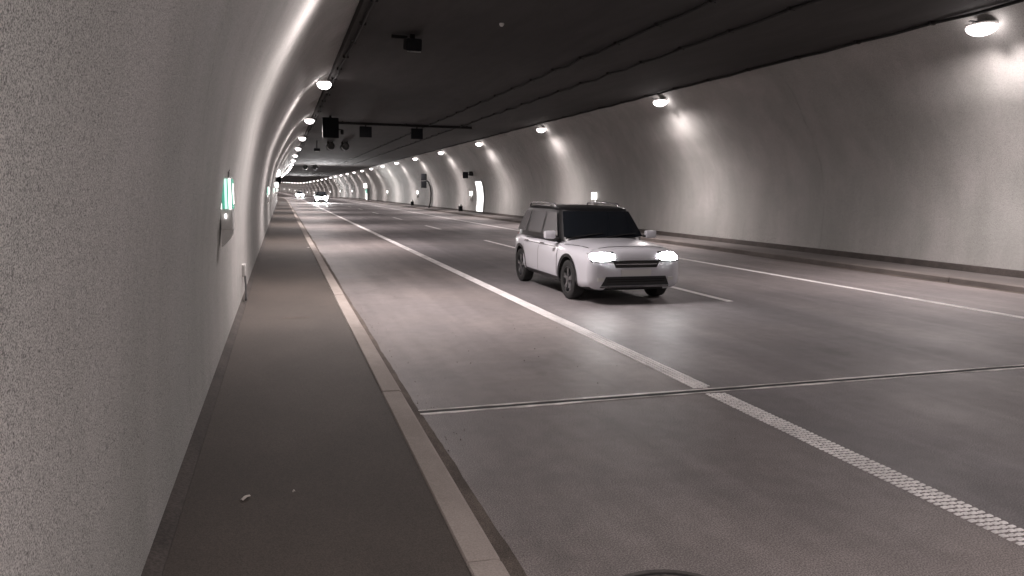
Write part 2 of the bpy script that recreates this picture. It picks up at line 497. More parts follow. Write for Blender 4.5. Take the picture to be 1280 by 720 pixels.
# road markings -------------------------------------------------------------
def marking(name, d, w, rows_from, rows_to, dots_to, solid_to, dots):
    base = flip_up(strip(name, d - w / 2, d + w / 2, 0.004, rows_to, solid_to, M['paint']))
    tag(base, kind='structure')
    if dots_to > 6: flip_up(strip('underlay', d - w / 2, d + w / 2, 0.0035, 8.5, rows_to, M['paint'], parent=base))
    rnd = random.Random(5)
    mb = MB()
    s, per = rows_from, 0.0455
    while s < rows_to:
        n = dots if s < dots_to else 1
        if True:
            for k in range(n):
                if abs(s + k * 0.0395 - 5.67) < 0.1: continue
                cw = w / n
                cx = d - w / 2 + cw * (k + 0.5) + rnd.uniform(-0.002, 0.002)
                hx = cw * (0.455 if n > 1 else 0.5) * rnd.uniform(0.90, 1.04)
                hy = (0.0125 if s < 5.6 else 0.0145) * rnd.uniform(0.85, 1.15)
                h = 0.007
                y = s + (k * 0.0395 if n > 1 else 0) + rnd.uniform(-0.002, 0.002)
                mb.add([(cx - hx, y - hy, 0.0005), (cx + hx, y - hy, 0.0005), (cx + hx, y + hy, 0.0005), (cx - hx, y + hy, 0.0005),
                        (cx - hx * 0.82, y - hy * 0.78, h), (cx + hx * 0.82, y - hy * 0.78, h), (cx + hx * 0.82, y + hy * 0.78, h), (cx - hx * 0.82, y + hy * 0.78, h)],
                       [(4, 5, 6, 7), (0, 1, 5, 4), (1, 2, 6, 5), (2, 3, 7, 6), (3, 0, 4, 7)])
        s += per
    o = mb.build('marking_stud', M['paint'], base)
    o['kind'] = 'stuff'
marking('edge_line', 3.63, 0.195, 1.6, 30.0, 14.0, SMAX, 4)
marking('edge_line', 10.45, 0.16, 5.0, 30.0, 5.0, SMAX, 4)
i = 0
dl = empty('lane_line', (7.05, 0, 0)); tag(dl, kind='structure')
s = 10.5 - 11.75
while s < 330:
    o = flip_up(strip('lane_dash', 6.98, 7.12, 0.004, s, s + 3.9, M['paint']))
    o.parent = dl; o.matrix_parent_inverse = Matrix.Translation((-7.05, 0, 0))
    s += 11.75

# expansion joint across the carriageway
ej = empty('expansion_joint', (7.0, 5.67, 0)); tag(ej, kind='structure')
rnd = random.Random(21)
for off, hw in ((-0.050, 0.024), (0.050, 0.026)):
    mb = MB(); rows = []
    x = 1.0
    while x < 13.0:
        wear = 0.25 + 0.75 * max(0.0, min(1.0, 0.55 + 0.7 * math.sin(x * 2.1 + off * 40) + 0.5 * math.sin(x * 5.3 + 1 + off * 90)))
        a, b = hw * rnd.uniform(0.7, 1.2) * wear, hw * rnd.uniform(0.7, 1.2) * wear
        rows.append([Vector((x - 7.0, off - a, 0.001)), Vector((x - 7.0, off - a * 0.6, 0.006)), Vector((x - 7.0, off + b * 0.6, 0.006)), Vector((x - 7.0, off + b, 0.001))])
        x += 0.09
    mb.grid(rows).build('joint_strip', M['steel'], ej)
mb = MB().grid([[Vector((x - 7.0, -0.026, 0.0035)), Vector((x - 7.0, 0.026, 0.0035))] for x in [0.95 + 0.4 * k for k in range(31)]])
mb.build('joint_seal', M['rubber'], ej)

# manhole cover by the bottom edge of the frame
mh = empty('manhole_cover', (1.56, 2.58, 0.0))
tag(mh, 'round cast iron manhole cover set in the hard shoulder at the bottom edge', 'manhole cover')
def ring(r0, r1, z0, z1, n=40):
    rr = []
    for k in range(n):
        a = 2 * math.pi * k / n
        c_, s_ = math.cos(a), math.sin(a)
        rr.append([Vector((c_ * r0, s_ * r0, z0)), Vector((c_ * r0, s_ * r0, z1)), Vector((c_ * r1, s_ * r1, z1)), Vector((c_ * r1, s_ * r1, z0))])
    mb = MB(); n4 = 4
    vs = [v for r_ in rr for v in r_]
    fs = [(i * 4 + j, i * 4 + (j + 1) % 4, ((i + 1) % n) * 4 + (j + 1) % 4, ((i + 1) % n) * 4 + j) for i in range(n) for j in range(4)]
    return mb.add(vs, fs)
ring(0.315, 0.34, 0.0, 0.008).build('frame_ring', M['iron'], mh)
lid = MB().rings([[Vector((math.cos(2 * math.pi * k / 40) * r, math.sin(2 * math.pi * k / 40) * r, z)) for k in range(40)] for r, z in ((0.30, 0.001), (0.295, 0.006))])
lid.build('lid', M['iron'], mh)
rb = MB()
for k in range(-5, 6):
    y = k * 0.052
    hw = math.sqrt(max(0.27 ** 2 - y * y, 0.001))
    m_ = max(1, int(hw / 0.05))
    for j in range(-m_, m_ + 1):
        rb.box((j * 0.05 + (0.025 if k % 2 else 0), y, 0.0085), (0.03, 0.034, 0.006))
o = rb.build('tread_pattern', M['iron'], mh); o['kind'] = 'stuff'
ring(0.30, 0.316, 0.0005, 0.0035).build('seat_gap', M['rubber'], mh)

# scraps on the walkway
def scrap(loc, rz, l, w, label):
    mb = MB().grid([[Vector((-l / 2, -w / 2, 0.004)), Vector((0, -w / 2, 0.012)), Vector((l / 2, -w * 0.45, 0.006))],
                    [Vector((-l / 2, 0, 0.010)), Vector((0, 0.002, 0.017)), Vector((l / 2, 0, 0.011))],
                    [Vector((-l * 0.45, w / 2, 0.003)), Vector((0, w / 2, 0.011)), Vector((l / 2, w / 2, 0.005))]])
    o = mb.build('paper_scrap', M['paper']); o.location = loc; o.rotation_euler = (0, 0, rz)
    sol = o.modifiers.new('Solidify', 'SOLIDIFY'); sol.thickness = 0.003
    tag(o, label, 'litter', 'scraps of litter on the left walkway')
scrap((-0.227, 4.0, 0.118), R(52), 0.062, 0.022, 'pale crumpled scrap of paper lying in the middle of the near walkway')
scrap((0.02, 4.02, 0.117), 0.3, 0.014, 0.010, 'tiny pale crumb right of the larger paper scrap on the walkway')
scrap((0.69, 21.8, 0.118), 0.9, 0.11, 0.07, 'white scrap lying at the kerb edge further along the left walkway')
scrap((0.66, 44.0, 0.118), 0.2, 0.14, 0.10, 'farthest white scrap by the kerb of the left walkway')
o = flip_up(mesh_obj('walkway_patch', [(-0.02, 9.75, 0.1185), (0.30, 9.77, 0.1185), (0.31, 9.84, 0.1185), (-0.03, 9.83, 0.1185)], [(0, 1, 2, 3)], M['dirt']))
tag(o, kind='structure')

# ------------------------------------------------------------------ tunnel lamps
def dome(rx, ry, rz, n=20, m=5, z0=0.0, full=False):
    rings_ = []
    a0 = -R(60) if full else 0.0
    for i in range(m + 1):
        a = a0 + (math.pi / 2 - a0) * i / m
        c_, s_ = math.cos(a), math.sin(a) * (0.22 if a0 + (math.pi / 2 - a0) * i / m < 0 else 1)
        rings_.append([Vector((math.copysign(abs(math.cos(t)) ** 0.7, math.cos(t)) * rx * max(c_, 0.02), math.copysign(abs(math.sin(t)) ** 0.7, math.sin(t)) * ry * max(c_, 0.02), z0 - rz * s_))
                       for t in [2 * math.pi * k / n for k in range(n)]])
    return MB().rings(rings_)
def make_lamp(mirror):
    sg = -1 if mirror else 1           # +1: wall lies on the -x side
    root = empty('tunnel_lamp', (0, 0, 0))
    sg = float(sg)
    h = MB().box((0, 0, 0.128), (0.34, 0.42, 0.04), bev=0.012).build('housing', M['housing'], root); sharp(h)
    dome(0.215, 0.265, 0.165, m=8, z0=0.075, full=True).build('lens', M['lamp'], root, True)  # lens swollen over the housing to give the outline of the glare
    b = MB().box((0.0, 0, 0.165), (0.62, 0.05, 0.018)).box((-sg * 0.27, 0, 0.155), (0.03, 0.12, 0.10)).box((sg * 0.12, 0.1, 0.145), (0.03, 0.03, 0.05)).box((-sg * 0.08, -0.1, 0.145), (0.03, 0.03, 0.05))
    b.tube([(-sg * 0.27, 0, 0.15), (-sg * 0.62, 0, -0.08)], 0.014)
    b.build('bracket', M['darkmetal'], root)
    ld = bpy.data.lights.new('lamp_light', 'SPOT')
    ld.energy = LAMP_W * (0.80 if mirror else 1.0); ld.color = LAMP_COL
    ld.spot_size = R(178); ld.spot_blend = 0.0; ld.shadow_soft_size = 0.12
    # photometry of the lantern: a broad cosine glow plus a beam with a sharp upper cut-off, narrower along the road than across it
    ld.use_nodes = True
    nt = ld.node_tree; L = nt.links
    em = nt.nodes['Emission']; em.inputs['Color'].default_value = (1, 1, 1, 1)
    tc = nt.nodes.new('ShaderNodeTexCoord'); sx = nt.nodes.new('ShaderNodeSeparateXYZ'); L.new(tc.outputs['Normal'], sx.inputs[0])
    def mth(op, a_, b_=None):
        n_ = nt.nodes.new('ShaderNodeMath'); n_.operation = op
        for i_, v_ in enumerate((a_, b_)):
            if v_ is None: continue
            if isinstance(v_, (int, float)): n_.inputs[i_].default_value = v_
            else: L.new(v_, n_.inputs[i_])
        return n_.outputs[0]
    def smooth(v_, f0, f1, t0, t1):
        n_ = nt.nodes.new('ShaderNodeMapRange'); n_.interpolation_type = 'SMOOTHSTEP'
        for k_, x_ in (('From Min', f0), ('From Max', f1), ('To Min', t0), ('To Max', t1)): n_.inputs[k_].default_value = x_
        L.new(v_, n_.inputs['Value']); return n_.outputs['Result']
    cz = mth('MAXIMUM', mth('MULTIPLY', sx.outputs['Z'], -1.0), 0.0)
    beam = mth('ADD', mth('MULTIPLY', mth('POWER', cz, 1.9), 0.74), 0.028)
    beam = mth('MULTIPLY', beam, smooth(cz, 0.15, 0.215, 0.0, 1.0))
    beam = mth('MULTIPLY', beam, smooth(mth('ABSOLUTE', sx.outputs['Y']), 0.32, 0.88, 1.0, 0.12))
    tot = mth('ADD', mth('MULTIPLY', cz, 0.68), beam)
    wx = mth('MULTIPLY', sx.outputs['X'], -sg)          # towards the wall the lantern is shielded
    tot = mth('MULTIPLY', tot, smooth(wx, 0.50, 0.88, 1.0, 0.62))
    tot = mth('MULTIPLY', tot, smooth(wx, 0.935, 0.985, 1.0, 0.12))
    L.new(tot, em.inputs['Strength'])
    lo = bpy.data.objects.new('lamp_light', ld); C.objects.link(lo); lo.parent = root
    lo.location = (0, 0, -0.13)
    lo.rotation_euler = (0, R(-6 * sg), 0)
    return root
ORD = ['nearest', 'second', 'third', 'fourth', 'fifth', 'sixth', 'seventh', 'eighth', 'ninth', 'tenth', 'eleventh', 'twelfth']
for side in (0, 1):
    proto = make_lamp(bool(side))
    first = True
    n = -4
    while True:
        s = 11.3 + 12.6 * n
        if s > 470: break
        o = proto if first else copy_tree(proto)
        first = False
        d = 1.33 if not side else 2 * MID - 1.30
        o.location = P(s, d, 4.90)
        o.rotation_euler = (0, 0, heading(s))
        wn_ = 'right' if side else 'left'
        grp = 'lamps along the %s wall of the tunnel' % wn_
        if n < 0:
            lab = 'tunnel lamp over the %s wall behind the viewer' % wn_
        else:
            k = n if side else n - 1
            if side == 0 and n == 0:
                lab = 'lamp at the top edge above the broad bright streak on the left wall'
            elif k < 12:
                q = ORD[k]
                lab = {('right', 0): 'large glowing lamp at the upper right corner, nearest on the right wall',
                       ('right', 1): 'glowing lamp on the right wall, second from the viewer, above the car',
                       ('left', 0): 'nearest oblong glowing lamp in view hanging beside the left wall'}.get((wn_, k),
                       'glowing lamp beside the %s wall, %s in its row from the viewer' % (wn_, q))
            else:
                lab = 'small distant lamp in the merging far row along the %s wall' % wn_
        tag(o, lab, 'lamp', grp)
        n += 1

# ------------------------------------------------------------------ escape route guide lights
def make_guide(green):
    root = empty('guide_light', (0, 0, 0))      # x = 0 is the wall face, body grows towards +x; near end at y = 0
    h = MB().box((0.085, 0.17, 0.02), (0.16, 0.30, 0.62), bev=0.012)
    h.build('housing', M['whitepaint'], root)
    if green:
        x = 0.006
        for w, m_, nm in ((0.020, 'guide_white', 'white_strip'), (0.008, 'greymetal', 'mullion'), (0.034, 'guide_green', 'green_strip'), (0.036, 'guide_mint', 'pale_green_strip'),
                          (0.020, 'guide_green', 'green_strip'), (0.034, 'guide_white', 'white_strip')):
            MB().box((x + w / 2, 0.012, 0.13), (w - 0.001, 0.018, 0.35), bev=0.002).build(nm, M[m_], root)
            x += w
        MB().box((0.171, 0.17, 0.13), (0.012, 0.27, 0.35)).build('front_panel', M['guide_green'], root)
        MB().box((0.178, 0.17, 0.13), (0.006, 0.10, 0.24)).build('arrow_field', M['guide_white'], root)
    else:
        MB().box((0.085, 0.012, 0.13), (0.14, 0.018, 0.32), bev=0.002).build('end_panel', M['guide_white'], root)
        MB().box((0.171, 0.17, 0.13), (0.012, 0.25, 0.32)).build('front_panel', M['guide_white'], root)
    ml = dome(0.018, 0.018, 0.02, 12, 3).build('marker_lens', M['guide_white'], root, True)
    ml.location = (0.075, 0.016, -0.13); ml.rotation_euler = (R(-90), 0, 0); ml.scale = (0.7, 1.7, 1)
    # tapering foot that curves back to the wall
    rings_ = []
    for t in range(6):
        u = t / 5
        xw = 0.15 * (1 - u ** 2) + 0.02
        z = -0.29 - 0.20 * u
        rings_.append([Vector((0.0, 0.03, z)), Vector((xw, 0.03, z)), Vector((xw, 0.28, z)), Vector((0.0, 0.28, z))])
    MB().rings(rings_).build('foot', M['whitepaint'], root)
    # hanging eyelet on top
    MB().tube([(0.13, 0.02, 0.32), (0.135, 0.02, 0.38), (0.15, 0.02, 0.41)], [0.012, 0.014, 0.008]).build('top_pin', M['greymetal'], root)
    return root
gl = make_guide(True)
for i in range(9):
    s = 7.45 + 22.3 * i
    o = gl if i == 0 else copy_tree(gl)
    o.location = P(s, -0.556, 1.60); o.rotation_euler = (0, 0, heading(s)); o.scale = (0.64, 0.8, 0.8)
    lab = ['green and white lit escape sign standing out from the near left wall',
           'second green lit escape sign along the left wall, seen edge on',
           'third green lit escape sign along the left wall'][i] if i < 3 else 'tiny distant green escape sign far along the left wall'
    tag(o, lab, 'escape sign', 'green escape signs along the left wall')
gr = make_guide(False)
for i in range(15):
    s = 33.7 + 25 * i
    o = gr if i == 0 else copy_tree(gr)
    o.location = P(s, 2 * MID + 0.675, 1.50); o.rotation_euler = (0, 0, heading(s) + math.pi)
    o.location = P(s + 0.32, 2 * MID + 0.675, 1.50)
    lab = ['white lit guide light on the right wall just above the white car', 'white lit guide light on the right wall left of the lit doorway',
           'white lit guide light on the right wall below the dark signal heads', 'white guide light on the right wall, fourth from the viewer'][i] if i < 4 else 'tiny distant white guide light far along the right wall'
    tag(o, lab, 'guide light', 'white guide lights along the right wall')
    # after the half turn the end facing the viewer is the far one: add the lit panel there
MB().box((0.085, 0.328, 0.13), (0.14, 0.018, 0.32), bev=0.002)
for o in [x for x in list(C.objects) if x.name.startswith('guide_light') and x.get('group') == 'white guide lights along the right wall']:
    ep = [c for c in o.children if c.name.startswith('end_panel')][0]
    ep.location = (0, 0.316, 0)
    ml = [c for c in o.children if c.name.startswith('marker_lens')][0]
    ml.location = (0.085, 0.325, -0.13); ml.rotation_euler = (R(90), 0, 0)

# ------------------------------------------------------------------ lit doorway in the right wall
def on_wall(s, z, out=0.0):
    """point on the right wall face, `out` metres towards the road"""
    return P(s, 2 * MID - wall_d(z) - out, z)
def wall_panel(name, s0, s1, z0, z1, out, thick, mat, parent, nz=10, loc=None):
    rr = []
    for i in range(nz + 1):
        z = z0 + (z1 - z0) * i / nz
        rr.append([on_wall(s0, z, out) - loc, on_wall(s1, z, out) - loc, on_wall(s1, z, out - thick) - loc, on_wall(s0, z, out - thick) - loc])
    return MB().rings(rr).build(name, mat, parent)
dloc = P(56.0, 2 * MID + 0.6, 0.115)
dr = empty('escape_door', dloc)
tag(dr, 'tall brightly lit white escape door in the right wall', 'door')
wall_panel('door_leaf', 55.05, 57.05, 0.13, 2.55, 0.035, 0.05, M['door_lit'], dr, loc=dloc)
wall_panel('door_frame', 54.93, 55.05, 0.13, 2.60, 0.06, 0.08, M['greymetal'], dr, loc=dloc)
wall_panel('door_frame', 57.05, 57.17, 0.13, 2.60, 0.06, 0.08, M['greymetal'], dr, loc=dloc)
wall_panel('lintel', 54.93, 57.17, 2.56, 2.68, 0.07, 0.08, M['greymetal'], dr, 2, loc=dloc)
h_ = wall_panel('handle', 56.7, 56.75, 1.05, 1.30, 0.09, 0.03, M['greymetal'], dr, 2, loc=dloc)
# dark sign box on an arm above the door
sb = empty('sign_box', on_wall(57.0, 3.05, 0.0))
tag(sb, 'small dark sign box on a short arm above the lit escape door', 'sign')
MB().box((-0.62, 0, 0.0), (0.42, 0.10, 0.50), bev=0.02).build('panel', M['darkbox'], sb)
MB().box((-0.22, -0.2, 0.12), (0.30, 0.30, 0.34), bev=0.03).build('camera_head', M['darkmetal'], sb)
MB().tube([(0.15, 0, 0.10), (-0.6, 0, 0.0)], 0.03).build('arm', M['darkmetal'], sb)

# ------------------------------------------------------------------ signal post on the right walkway, seen from behind
ss_ = 75.0
sp = empty('signal_post', P(ss_, 14.2, 0.115))
tag(sp, 'curved dark post carrying two stacked dark signal heads by the right wall', 'traffic signal')
MB().tube([(0.15, 0, 0), (0.30, 0, 0.8), (0.33, 0, 1.5), (0.26, 0, 2.1), (0.10, 0, 2.55), (-0.10, 0, 2.72)], 0.07, 10).build('post', M['darkmetal'], sp, True)
for z in (1.98, 2.74):
    hd = MB().box((-0.40, 0, z + 0.33), (0.54, 0.22, 0.68), bev=0.03).build('signal_head', M['darkbox'], sp)
MB().tube([(-0.05, 0, 2.66), (-0.4, 0, 2.64)], 0.04).build('arm', M['darkmetal'], sp)
MB().box((0.15, 0, 0.02), (0.3, 0.3, 0.04)).build('base_plate', M['darkmetal'], sp)

# small boxes low on the right wall
for s, lab in ((61.5, 'small dark hydrant box with a pale cap at the foot of the right wall'), (86.0, 'second smaller hydrant box far along the right wall')):
    hb = empty('hydrant_box', P(s, 14.45, 0.115))
    tag(hb, lab, 'hydrant', 'hydrant boxes along the right wall')
    MB().box((0, 0, 0.22), (0.30, 0.36, 0.44), bev=0.02).build('cabinet', M['darkbox'], hb)
    MB().box((0.02, 0, 0.52), (0.22, 0.26, 0.16), bev=0.03).build('cap', M['whitepaint'], hb)

# junction box near the foot of the left wall, its shadow modelled as a dark tube
jb = empty('junction_box', P(11.8, -0.61, 0.52))
tag(jb, 'small pale junction box with a dark shadow streak near the foot of the left wall', 'junction box')
MB().box((0.03, 0, 0.02), (0.06, 0.22, 0.18), bev=0.015).build('cover', M['lining'], jb)
MB().tube([(0.05, -0.05, -0.06), (0.065, -0.25, -0.16), (0.075, -0.5, -0.27), (0.08, -0.7, -0.34)], 0.014).build('cable', M['rubber'], jb, True)  # dark tube put in place of the shadow below the box

# ------------------------------------------------------------------ emergency call stations
el = empty('call_station_sign', P(55.0, -0.32, 2.93))
tag(el, 'bright round lit call station sign standing out from the left wall', 'sign')
def disc(r, t, n=28, yc=0.0):
    return MB().rings([[Vector((math.cos(2 * math.pi * k / n) * r, y + yc, math.sin(2 * math.pi * k / n) * r)) for k in range(n)] for y in (-t / 2, t / 2)])
disc(0.30, 0.10).build('lit_face', M['sign_lit'], el)
disc(0.32, 0.06).build('rim', M['darkmetal'], el)
MB().tube([(-0.30, 0, 0), (-0.0, 0, 0)], 0.03).build('arm', M['darkmetal'], el)
eb = empty('call_station_lamp', P(55.5, -0.33, 2.08))
tag(eb, 'small white lit box below the round sign on the left wall', 'sign')
MB().box((0, 0, 0), (0.22, 0.12, 0.36), bev=0.02).build('lit_box', M['sign_lit'], eb)
MB().box((-0.2, 0, 0), (0.26, 0.05, 0.06)).build('arm', M['darkmetal'], eb)
ds = empty('wall_cabinet', P(58.0, -0.25, 2.45)); tag(ds, 'dark cabinet beside the lit signs far along the left wall', 'cabinet')
MB().box((0, 0, 0), (0.5, 0.3, 0.55), bev=0.03).build('body', M['darkbox'], ds)
MB().box((-0.36, 0, 0), (0.3, 0.1, 0.1)).build('bracket', M['darkmetal'], ds)

st = 133.0
cb = empty('call_station', P(st, 14.5, 0.115)); tag(cb, 'distant lit emergency call booth with green and white signs on the right wall', 'call booth')
MB().box((0.15, 0, 1.05), (0.35, 2.2, 2.0), bev=0.02).build('booth_frame', M['greymetal'], cb)
MB().box((-0.035, -0.55, 0.62), (0.04, 0.75, 1.1)).build('lit_pane', M['door_lit'], cb)
MB().box((-0.035, 0.55, 0.62), (0.04, 0.75, 1.1)).build('lit_pane', M['door_lit'], cb)
MB().box((-0.10, 0, 1.55), (0.12, 2.0, 0.62), bev=0.02).build('green_sign', M['guide_green'], cb)
MB().box((-0.2, 0.2, 2.5), (0.5, 0.12, 0.75), bev=0.03).build('lit_sign', M['sign_lit'], cb)
MB().box((0.1, 0.2, 2.15), (0.08, 0.08, 0.5)).build('sign_bracket', M['greymetal'], cb)

# ------------------------------------------------------------------ things hung from the ceiling
CZ = 5.185
def hang(name, s, d, label, cat, group=None):
    o = empty(name, P(s, d, CZ)); o.rotation_euler = (0, 0, heading(s)); tag(o, label, cat, group); return o
cc = hang('ceiling_camera', 16.8, 2.85, 'dark camera housing hung from the ceiling near the left edge, pale underside', 'camera')
MB().box((0.0, 0, -0.22), (0.34, 0.52, 0.26), Euler((R(12), 0, 0)).to_matrix(), bev=0.04).build('housing', M['darkbox'], cc)
MB().box((0.03, -0.03, -0.375), (0.24, 0.36, 0.03), Euler((R(12), 0, 0)).to_matrix()).build('lit_underside', M['greymetal'], cc)  # paler plate paints the lit face of the housing
MB().box((0, 0.05, -0.05), (0.10, 0.10, 0.12)).box((-0.28, 0.05, -0.07), (0.34, 0.10, 0.06)).build('mount', M['darkmetal'], cc)
sd = hang('smoke_detector', 15.1, 4.4, 'tiny pale detector dot on the dark ceiling', 'detector')
MB().rings([[Vector((math.cos(2 * math.pi * k / 16) * r, math.sin(2 * math.pi * k / 16) * r, z)) for k in range(16)] for r, z in ((0.05, 0.0), (0.05, -0.03), (0.025, -0.06))]).build('cap', M['whitepaint'], sd)

bx = hang('sign_cabinet', 36.0, 2.25, 'large dark sign cabinet hanging from the ceiling beside the left lamps', 'sign')
MB().box((0.0, 0, -0.56), (0.74, 0.32, 0.92), bev=0.02).build('cabinet', M['darkbox'], bx)
MB().box((0.0, 0, -0.05), (0.10, 0.10, 0.12)).box((0.0, 0.03, -0.10), (0.6, 0.14, 0.03)).build('hanger', M['darkmetal'], bx)
MB().tube([(0.52, -0.05, -0.62), (0.52, -0.05, -0.85)], 0.07, 10).build('sounder', M['darkmetal'], bx)
MB().box((0.45, -0.05, -0.63), (0.18, 0.05, 0.05)).build('sounder_arm', M['darkmetal'], bx)
bm_ = hang('sign_gantry_beam', 38.6, 6.2, 'dark beam crossing under the ceiling with lane signals below', 'beam')
MB().box((0, 0, -0.09), (6.9, 0.14, 0.12)).build('beam', M['darkmetal'], bm_)
for x in (-3.2, 0.0, 3.2): MB().box((x, 0, -0.02), (0.06, 0.10, 0.04)).build('hanger', M['darkmetal'], bm_)
for d, lab in ((4.17, 'dark square lane signal under the ceiling beam, left of the two'), (6.80, 'dark square lane signal under the ceiling beam, right of the two')):
    ls = hang('lane_signal', 38.9, d, lab, 'lane signal', 'lane signals hung under the ceiling')
    MB().box((0, 0, -0.47), (0.60, 0.22, 0.54), bev=0.02).build('cabinet', M['darkbox'], ls)
    MB().box((0, 0, -0.12), (0.06, 0.06, 0.26)).build('hanger', M['darkmetal'], ls)
def fan(s, d, r, label, l=2.2):
    f_ = hang('jet_fan', s, d, label, 'fan', 'jet fans hung from the ceiling')
    n = 24
    prof = [(r * 0.86, 0.0), (r, -0.05), (r * 1.0, 0.05), (r * 1.0, l - 0.05), (r * 0.86, l)]
    zc = -r - 0.09
    def rg(rr, y): return [Vector((math.cos(2 * math.pi * k / n) * rr, y, zc + math.sin(2 * math.pi * k / n) * rr)) for k in range(n)]
    MB().rings([rg(r * 0.84, 0.4), rg(r * 0.88, 0.0), rg(r * 0.97, -0.06), rg(r, 0.05), rg(r, l - 0.05), rg(r * 0.86, l)], False, False).build('casing', M['darkmetal'], f_, True)
    MB().rings([rg(r * 0.84, 0.38), rg(r * 0.2, 0.36)], True, True).build('impeller_disc', M['rubber'], f_)
    bl = MB()
    for k in range(7):
        a = 2 * math.pi * k / 7
        q = Matrix.Rotation(a, 3, 'Y')
        bl.add([q @ Vector(v) + Vector((0, 0, zc)) for v in ((r * .2, .30, -.06), (r * .8, .27, -.08), (r * .8, .34, .08), (r * .2, .34, .06))], [(0, 1, 2, 3)])
    bl.build('fan_blades', M['greymetal'], f_)
    MB().rings([rg(r * 0.2, 0.36), rg(r * 0.18, 0.2), rg(r * 0.02, 0.1)], False, True).build('hub', M['greymetal'], f_, True)
    ring_pts = [Vector((math.cos(a) * r * 0.96, -0.06, zc + math.sin(a) * r * 0.96)) for a in [math.pi + math.pi * k / 14 for k in range(15)]]
    MB().tube(ring_pts, 0.028, 6).build('lit_lip', M['rail'], f_, True)  # bright metal on the lower half only, paints the lit rim
    MB().box((-r * 0.6, 0.4, -0.06), (0.05, 0.05, 0.16)).box((r * 0.6, 0.4, -0.06), (0.05, 0.05, 0.16)).box((-r * 0.6, l - 0.4, -0.06), (0.05, 0.05, 0.16)).box((r * 0.6, l - 0.4, -0.06), (0.05, 0.05, 0.16)).build('hangers', M['darkmetal'], f_)
fan(54, 3.38, 0.27, 'left jet fan of the nearer pair under the ceiling', 1.6)
fan(54, 4.38, 0.27, 'right jet fan of the nearer pair under the ceiling', 1.6)
fan(106, 3.2, 0.30, 'left jet fan of the distant pair under the ceiling', 1.8)
fan(106, 4.5, 0.30, 'right jet fan of the distant pair under the ceiling', 1.8)
c2 = hang('ceiling_sensor', 54.5, 2.45, 'small dark sensor hung low under the ceiling left of the jet fans', 'sensor')
MB().box((0, 0, -0.62), (0.42, 0.4, 0.20), bev=0.05).build('body', M['darkbox'], c2)
MB().box((0, -0.05, -0.735), (0.22, 0.2, 0.03)).build('lit_plate', M['greymetal'], c2)  # grey plate stands in for light caught on the underside
MB().box((0, 0, -0.26), (0.05, 0.05, 0.54)).build('hanger', M['darkmetal'], c2)

# cables clipped along the ceiling
def ceiling_cable(d, label, sag, seed, s1=170):
    rnd = random.Random(seed)
    root = empty('ceiling_cable', P(-8, d, CZ)); tag(root, label, 'cable', 'cables along the ceiling')
    pts, cl = [], MB()
    s = -8
    o0 = Vector(root.location)
    while s < s1:
        st_ = 2.0 if s < 60 else 6.0
        j = rnd.uniform(-0.03, 0.03)
        pts.append(P(s, d + j, CZ - 0.035) - o0)
        pts.append(P(s + st_ / 2, d + rnd.uniform(-0.03, 0.03), CZ - 0.035 - sag * rnd.uniform(0.3, 1)) - o0)
        if s < 80: cl.box(P(s, d + j, CZ - 0.03) - o0, (0.14, 0.06, 0.07))
        s += st_
    MB().tube(pts, 0.032, 6).build('cable', M['rubber'], root, True)
    c_ = cl.build('clip', M['rubber'], root); c_['kind'] = 'stuff'
ceiling_cable(7.38, 'dark cable clipped along the middle of the ceiling', 0.05, 1)
ceiling_cable(9.04, 'dark cable along the ceiling, nearer the right wall than the middle one', 0.05, 2)
ceiling_cable(12.3, 'dark cable along the right edge of the ceiling above the lamps', 0.03, 3)
ceiling_cable(1.66, 'dark cable along the left edge of the ceiling above the lamps', 0.03, 4)

# ------------------------------------------------------------------ car
ST = [(-2.00, .64, .38, .72), (-1.98, .73, .29, .80), (-1.91, .81, .22, .875), (-1.70, .855, .19, .925), (-1.40, .872, .19, .955), (-1.0, .88, .19, .975),
      (-0.75, .88, .19, .985), (0.0, .88, .19, 1.0), (1.0, .88, .19, 1.03), (1.5, .875, .21, 1.05), (1.80, .83, .25, 1.04), (1.93, .77, .33, .98), (2.0, .66, .45, .88)]
def lerp_st(y):
    for a, b in zip(ST, ST[1:]):
        if a[0] <= y <= b[0]:
            t = (y - a[0]) / (b[0] - a[0])
            return [a[i] + (b[i] - a[i]) * t for i in (1, 2, 3)]
    return list(ST[-1][1:]) if y > 0 else list(ST[0][1:])
NT, NB = 3.6, 6.0
def x_side(y, z):
    w, zb, zt = lerp_st(y)
    zc = zb + (zt - zb) * 0.52
    h_ = (zt - zc) if z > zc else (zc - zb)
    n_ = NT if z > zc else NB
    q = min(abs((z - zc) / h_), 1.0)
    return w * (1 - q ** n_) ** (1 / n_)
def y_front(x, z):
    lo, hi = -2.0, -1.0
    for _ in range(28):
        m_ = (lo + hi) / 2
        w, zb, zt = lerp_st(m_)
        if zb < z < zt and x_side(m_, z) >= abs(x): hi = m_
        else: lo = m_
    return hi
def z_top(x, y):
    w, zb, zt = lerp_st(y)
    zc = zb + (zt - zb) * 0.52
    q = min(abs(x) / w, 1.0)
    return zc + (zt - zc) * (1 - q ** NT) ** (1 / NT)
def sec(y, n=44):
    w, zb, zt = lerp_st(y)
    zc = zb + (zt - zb) * 0.52
    r_ = []
    for k in range(n):
        a = 2 * math.pi * k / n
        c_, s_ = math.cos(a), math.sin(a)
        n_ = NT if s_ > 0 else NB
        x = w * math.copysign(abs(c_) ** (2 / n_), c_)
        z = zc + ((zt - zc) if s_ > 0 else (zc - zb)) * math.copysign(abs(s_) ** (2 / n_), s_)
        r_.append(Vector((x, y, z)))
    return r_
WY = (-1.20, 1.35)
WR = 0.325
